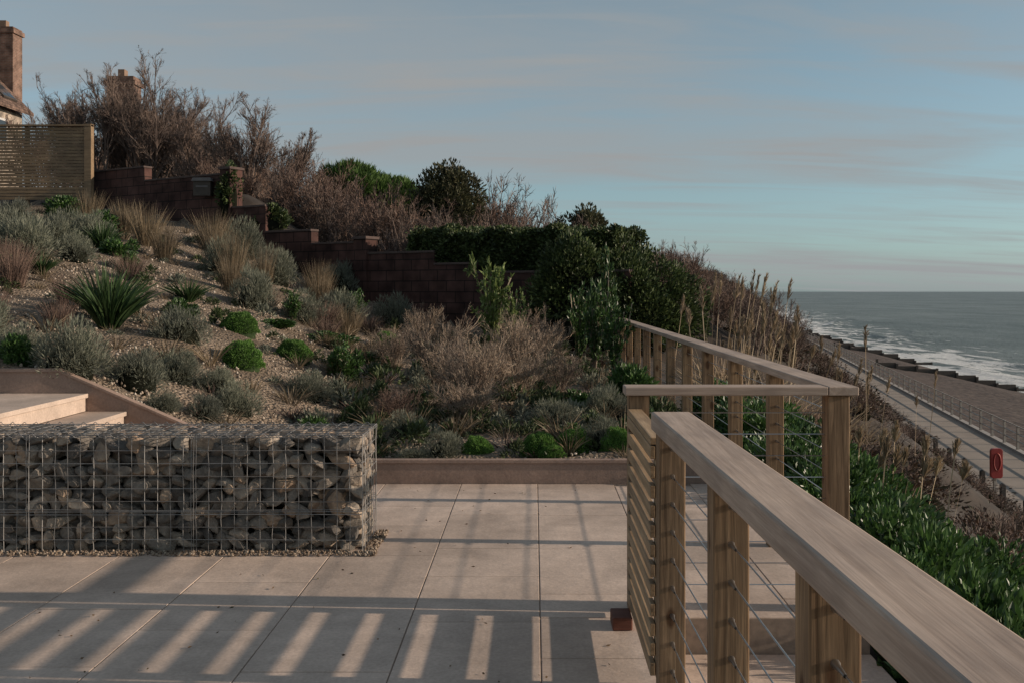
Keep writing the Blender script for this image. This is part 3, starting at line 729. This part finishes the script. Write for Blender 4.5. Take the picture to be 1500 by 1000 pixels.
def scat(n,xr,yr,s0,s1,cond=None,hz=1.0,sink=.02):
    out=[]
    for _ in range(n*30):
        if len(out)>=n: break
        x=rng.uniform(*xr);y=rng.uniform(*yr)
        if cond and not cond(x,y): continue
        s=rng.uniform(s0,s1); out.append((x,y,H1(x,y)-sink,s,s*hz*rng.uniform(.7,1.2),rng.uniform(0,6.28)))
    return out
ing=lambda x,y: y<dwf(x)-.4
mass('ground_cover_plants',tuft,F_dull,scat(180,(-2.2,1.4),(8.3,18.5),.07,.2,ing)+scat(100,(-11,-2),(12,22),.05,.17,ing))
mass('ground_cover_plants',tuft,F_lav,scat(100,(-2.2,1.4),(8.3,18.5),.07,.2,ing)+scat(100,(-11,-2),(8.6,22),.05,.17,ing))
mass('dry_grass_tufts',tg,F_straw,scat(190,(-3,1.4),(8.3,18.5),.12,.35,ing)+scat(140,(-12,-3),(9,23),.1,.35,ing))
mass('dry_grass_tufts',tg,F_purple,scat(90,(-3,1.4),(8.3,18.5),.12,.3,ing))

# ------------------------------------------------------------------ trees / scrub behind the wall
spT=[(1,.075,1,0,.1),(7,.034,.6,.30,.13),(7,.015,.52,.34,.12),(7,.0095,.5,.36,.1),(6,.0072,.5,.4,.08)]
for X,d,Hh,sp,tl,n0 in [(-12.0,27.5,3.2,.55,(-.42,0),10),(-10.7,28,3.4,.6,(.0,0),12),(-10.2,29.0,3.3,.6,(.25,0),10),(-7.9,27,2.75,.45,(-.05,0),10),(-7.2,28.5,2.1,.6,(.25,0),7),(-12.7,29,2.9,.6,(-.2,0),8),(-11.4,29,3.4,.75,(0,0),11),(-9.5,28,2.7,.6,(.2,0),8)]:
    q=bare_tree(n0,Hh,sp,spT,3,tl,.014,.64); v=q[0]; f=Hh/np.percentile(v[:,2],98.5)
    v[:,2]*=f; over=v[:,2]>Hh; v[over,2]=Hh+(v[over,2]-Hh)*.45
    o=obj_from('bare_tamarisk_tree',v,q[1],F_bark); o.location=(X,d,H1(X,d)-.15)
spS=[(1,.02,1,0,.1),(6,.010,.6,.34,.12),(6,.0075,.55,.42,.1),(5,.006,.5,.45,.1)]
SC=[bare_tree(13,1.0,.8,spS,0,wig=.015) for _ in range(4)]
pl=[]
for X,d,top in [(-7.6,25.5,4.45),(-7.3,26,4.75),(-6.6,26,4.9),(-6.1,26,4.95),(-5.35,25,4.4),(-4.85,25,4.3),(-4.25,24.5,4.05),(-3.65,24,3.95),(-3.15,24,3.7),(-2.6,23.5,3.6),(-2.1,23,3.55),(-1.75,28,4.5),(-1.2,28.5,4.6),(-.6,28,4.3),(0,27,4.1),(-1.3,23,3.4),(-.65,23,3.4),(0,22.5,3.25),(.8,24,3.4),(1.4,23,3.2),(1.85,23,3.05),(-2.15,22,3.1),(-2.75,22,3.2),(-3.9,23.5,3.5),(-5.1,24.5,3.7),(-5.9,25,4.0),(-6.8,25.3,4.0),(-15.3,33,7.0),(-17.6,36,7.9),(-14.0,31,6.2),(-1.8,21.8,3.0),(-.9,21.8,3.0),(-4.5,23.5,3.3),(-3.2,22.8,3.2),(-6.9,27,5.3),(-6.3,27.5,5.1),(-5.6,27,4.9),(-5.0,27,4.7),(-4.4,26.5,4.5),(-8.4,26,5.0),(-9.0,26.6,5.3)]:
    z=H1(X,d)-.2; h=max(.8,top-z); pl.append((X,d,z,h*.95,h*1.05,rng.uniform(0,6.28)))
mass('bare_scrub_thicket',SC,F_bark,pl[::2]); mass('bare_scrub_thicket',SC,F_purple,pl[1::2]+pl[::4])
def put_bush(name,mats,X,d,z,R,n,L,Wd,lumps=30,core=.66,up=.4,spread=.3):
    q=bush(n,R,L,Wd,lumps,up,.35,core,spread); o=obj_from(name,q[0],q[1],mats,q[2]); o.location=(X,d,z); return o
put_bush('cypress_tree',F_cypress,-7.3,40,5.1,(1.7,1.3,1.4),11000,.3,.06,30,up=.9)
put_bush('cypress_tree',F_cypress,-5.9,40.5,4.8,(1.5,1.2,1.3),9000,.3,.06,26,up=.9)
put_bush('evergreen_tree',F_dark,-2.35,27,2.9,(1.2,1.1,1.95),18000,.11,.05,44)
put_bush('evergreen_bush',F_dark,1.3,25,2.2,(1.0,.9,1.35),9000,.1,.05,26,.75)
put_bush('ivy_clump',F_hedge,-6.0,22.75,3.0,(.45,.25,.5),1500,.09,.06,12)
put_bush('ivy_clump',F_hedge,-7.1,23.2,3.6,(.3,.25,.9),1500,.09,.06,12)
# hedge
n=60000
u=rng.uniform(.2,4.9,n); v=rng.uniform(.15,1.5,n); hz=rng.random(n)
top=2.64+.03*u+.06*np.sin(u*5)+.04*np.sin(v*7+u*3)+.04*np.sin(u*13)
side=rng.integers(0,4,n)
zb=1.45
z=zb+(top-zb)*hz
v=np.where(side<2,.10+.14*rng.random(n)+.10*np.sin(u*4+z*3)+.05*np.sin(u*11+z*7),v); z=np.where(side==2,top-.16*rng.random(n)**2,z)
v=np.where(side==3,1.5-.1*rng.random(n),v)
sel=(rng.random(n)<.12); u=np.where(sel,4.9-.12*rng.random(n),u)
cosL,sinL=math.cos(L),math.sin(L)
cx=1.6+u*cosL+v*sinL; cy=18+u*sinL-v*cosL
C=np.stack([cx,cy,z],1); D=np.stack([-sinL*np.where(side<2,1,0),-np.abs(cosL)*np.where(side<2,1,0)*.8,np.where(side==2,1,.25)],1)+rng.normal(size=(n,3))*.7
p1=leaves(C,D,rng.uniform(.05,.11,n),.05)
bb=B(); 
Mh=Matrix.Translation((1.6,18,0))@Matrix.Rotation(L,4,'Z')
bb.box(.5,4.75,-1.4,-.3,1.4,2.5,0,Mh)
q=bush(34000,(1.5,1.1,1.75),.09,.045,60,.4,.3,.68,.27); q1=(q[0]+[1.8,18.6,.6],q[1],q[2])
q=bush(13000,(1.1,.5,1.35),.09,.045,30,.4,.3,.6,.3); q2=(q[0]+[.9,18.1,1.1],q[1],q[2])
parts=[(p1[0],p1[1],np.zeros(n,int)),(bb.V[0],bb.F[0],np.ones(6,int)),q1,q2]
V=np.concatenate([p[0] for p in parts]); off=np.cumsum([0]+[len(p[0]) for p in parts])[:-1]
obj_from('evergreen_hedge',V,np.concatenate([p[1]+k for p,k in zip(parts,off)]),F_hedge,np.concatenate([p[2] for p in parts]))

# ------------------------------------------------------------------ right bank
GB=[bush(1500,(1,1,1),.15,.07,16,.6,.5,.5,.38) for _ in range(5)]
pl=[]
for _ in range(170):
    d=rng.uniform(1.2,11); X=rng.uniform(1.95,2.5+.2*d if d<7.6 else 2.9)
    s=rng.uniform(.3,.46); pl.append((X,d,H1(X,d)-.02,s*1.05,s*rng.uniform(.9,1.3)*(.8 if d>6 else 1),rng.uniform(0,6.28)))
mass('evergreen_shrub_bank',GB,F_green,pl)
pl=[]
for _ in range(980):
    d=3+rng.random()**1.8*150; t=rng.random(); X=XTf(d)+.8+(PL(d)-2.0-XTf(d))*t
    if d<9 and X<2.4+.2*d: continue
    s=rng.uniform(.5,.85)*(1+max(0,d-40)/90); pl.append((X,d,H1(X,d)-.1,s,s*(.95 if t<.5 else .6),rng.uniform(0,6.28)))
SC2=[bare_tree(10,1.0,1.1,[(1,.02,1,0,.05),(7,.010,.6,.5,.0),(6,.008,.55,.55,.0)],0) for _ in range(4)]
mass('bramble_scrub',SC2,F_purple,pl[::3]+pl[1::3]); mass('bramble_scrub',SC2,F_bark,pl[2::3])
GB2=[bush(300,(1,1,1),.16,.08,9,.4,.6,.4,.42) for _ in range(4)]
F_bram=[foliage('bramble_leaf',[(.04,.024,.018),(.08,.05,.035),(.055,.055,.03)],.6,.15),M_dark]
mass('bramble_leaves',GB2,F_bram,[(x,y,z,s*.8,h*.6,r) for (x,y,z,s,h,r) in pl[::2]])
pl=[]
for _ in range(46):
    d=rng.uniform(18.5,36); X=XTf(d)+rng.uniform(-1.0,3.0); s=rng.uniform(.8,1.25); pl.append((X,d,H1(X,d)-.1,s,s*1.1,rng.uniform(0,6.28)))
mass('bare_scrub_thicket',SC,F_purple,pl[::2]); mass('bare_scrub_thicket',SC,F_bark,pl[1::2])
def pampas(n,Hh,w):
    a=rng.uniform(0,6.28,n); s=.22*rng.random(n)
    b0=np.stack([rng.normal(size=n)*w,rng.normal(size=n)*w,0*a],1)
    D=nrm(np.stack([np.cos(a)*s+.06,np.sin(a)*s,np.ones(n)],1)); L_=Hh*rng.uniform(.55,1,n)
    t=np.linspace(0,1,6)[None,:,None]
    P=b0[:,None]+(D[:,None]*t+np.array([.1,0,0])*rng.uniform(-.3,1,(n,1,1))*t**2)*L_[:,None,None]
    parts=[ribbons(P,np.full(P.shape[:2],.011))]
    k=60; idx=np.repeat(np.arange(n),k); f=rng.uniform(4.05,5,len(idx)); fr=(f-4)[:,None]
    c=P[idx,4]*(1-fr)+P[idx,5]*fr; dd=nrm(P[idx,5]-P[idx,4])+rng.normal(size=c.shape)*.22
    parts.append(leaves(c,dd,.13*(1.15-fr[:,0]*.6),.014))
    v,f=blades(n*9,Hh*.55,.75,.014,6,.7,.25,.6); parts.append((v,f))
    return merge(parts)
for (X,d,n,Hh,w) in [(2.75,12.5,9,1.9,.3),(3.3,13.5,10,1.8,.35),(3.9,14.5,9,1.7,.4),(4.6,15.5,8,1.6,.4),(3.0,15.5,8,2.0,.3),(2.8,8.0,9,1.0,.25),(3.1,8.6,8,.95,.3),(5.6,17.5,8,1.5,.5),(2.35,10.5,6,1.5,.25),(2.5,14,8,1.8,.35)]:
    q=pampas(n,Hh,w); o=obj_from('pampas_grass',q[0],q[1],F_reed); o.location=(X,d,H1(X,d)-.05)

# ------------------------------------------------------------------ light, sky, camera
el=math.radians(16); az=math.radians(93.2)
sd=Vector((math.sin(az)*math.cos(el),math.cos(az)*math.cos(el),math.sin(el)))
l=bpy.data.lights.new('sun','SUN'); l.energy=5.0; l.angle=math.radians(.5); l.color=(1,.82,.65)
lo=bpy.data.objects.new('sun',l); COL.objects.link(lo); lo.rotation_euler=(-sd).to_track_quat('-Z','Y').to_euler(); lo.location=(30,0,20)
w=bpy.data.worlds.new('World'); sc.world=w; w.use_nodes=True; nt=w.node_tree
bg=nt.nodes['Background']; sky=nt.nodes.new('ShaderNodeTexSky'); sky.sky_type='NISHITA'; sky.sun_disc=False; sky.sun_elevation=el; sky.sun_rotation=az
sky.air_density=1.0; sky.dust_density=.7; sky.ozone_density=1.2; sky.altitude=10
hs=nt.nodes.new('ShaderNodeHueSaturation'); hs.inputs['Saturation'].default_value=.6; hs.inputs['Value'].default_value=1.0
nt.links.new(sky.outputs[0],hs.inputs['Color'])
tc=nt.nodes.new('ShaderNodeTexCoord'); sp=nt.nodes.new('ShaderNodeSeparateXYZ'); nt.links.new(tc.outputs['Generated'],sp.inputs[0])
rt=ramp(nt,[(0,(.54,.74,.93)),(.05,(.57,.75,.88)),(.12,(.62,.77,.84)),(.3,(.64,.79,.82)),(.6,(.8,.9,.92))]); nt.links.new(sp.outputs[2],rt.inputs[0])
skyc=mul(nt,hs.outputs[0],rt.outputs[0])
az_=nt.nodes.new('ShaderNodeMath'); az_.operation='MAXIMUM'; az_.inputs[1].default_value=0; nt.links.new(sp.outputs[2],az_.inputs[0])
ad=nt.nodes.new('ShaderNodeMath'); ad.operation='ADD'; ad.inputs[1].default_value=.12; nt.links.new(az_.outputs[0],ad.inputs[0])
dv=nt.nodes.new('ShaderNodeVectorMath'); dv.operation='DIVIDE'; cb=nt.nodes.new('ShaderNodeCombineXYZ')
for k in range(3): nt.links.new(ad.outputs[0],cb.inputs[k])
nt.links.new(tc.outputs['Generated'],dv.inputs[0]); nt.links.new(cb.outputs[0],dv.inputs[1])
def cloud(scale,rot,sc_,lo_,hi_,amt,loc):
    mp=nt.nodes.new('ShaderNodeMapping'); mp.inputs['Scale'].default_value=scale; mp.inputs['Rotation'].default_value=(0,0,math.radians(rot)); mp.inputs['Location'].default_value=loc; nt.links.new(dv.outputs[0],mp.inputs[0])
    cn=nt.nodes.new('ShaderNodeTexNoise'); cn.inputs['Scale'].default_value=sc_; cn.inputs['Detail'].default_value=9; cn.inputs['Roughness'].default_value=.55; cn.inputs['Distortion'].default_value=.7
    nt.links.new(mp.outputs[0],cn.inputs['Vector'])
    cr=ramp(nt,[(lo_,(0,0,0)),(hi_,(amt,)*3)]); nt.links.new(cn.outputs[0],cr.inputs[0]); return cr.outputs[0]
ca=cloud((.30,.75,0),-22,1.0,.42,.64,.75,(.8,.3,0)); cb2=cloud((.5,2.4,0),-16,1.6,.46,.72,.55,(3,1,0))
ca=mul(nt,ca,cb2,1.0,'ADD')
mx=nt.nodes.new('ShaderNodeMix'); mx.data_type='RGBA'; nt.links.new(ca,mx.inputs[0]); nt.links.new(skyc,mx.inputs[6]); mx.inputs[7].default_value=(2.45,2.55,2.6,1)
nt.links.new(mx.outputs[2],bg.inputs['Color']); bg.inputs['Strength'].default_value=.135
sc.view_settings.view_transform='Standard'; sc.view_settings.look='None'; sc.view_settings.exposure=0
cam=bpy.data.cameras.new('camera'); co=bpy.data.objects.new('camera',cam); COL.objects.link(co)
co.location=(0,0,1.55); co.rotation_euler=(math.radians(90),0,0); cam.lens=35; cam.sensor_width=36
cam.shift_x=-32/1500; cam.shift_y=-73/1500; cam.clip_end=60000; cam.clip_start=.05
sc.camera=co
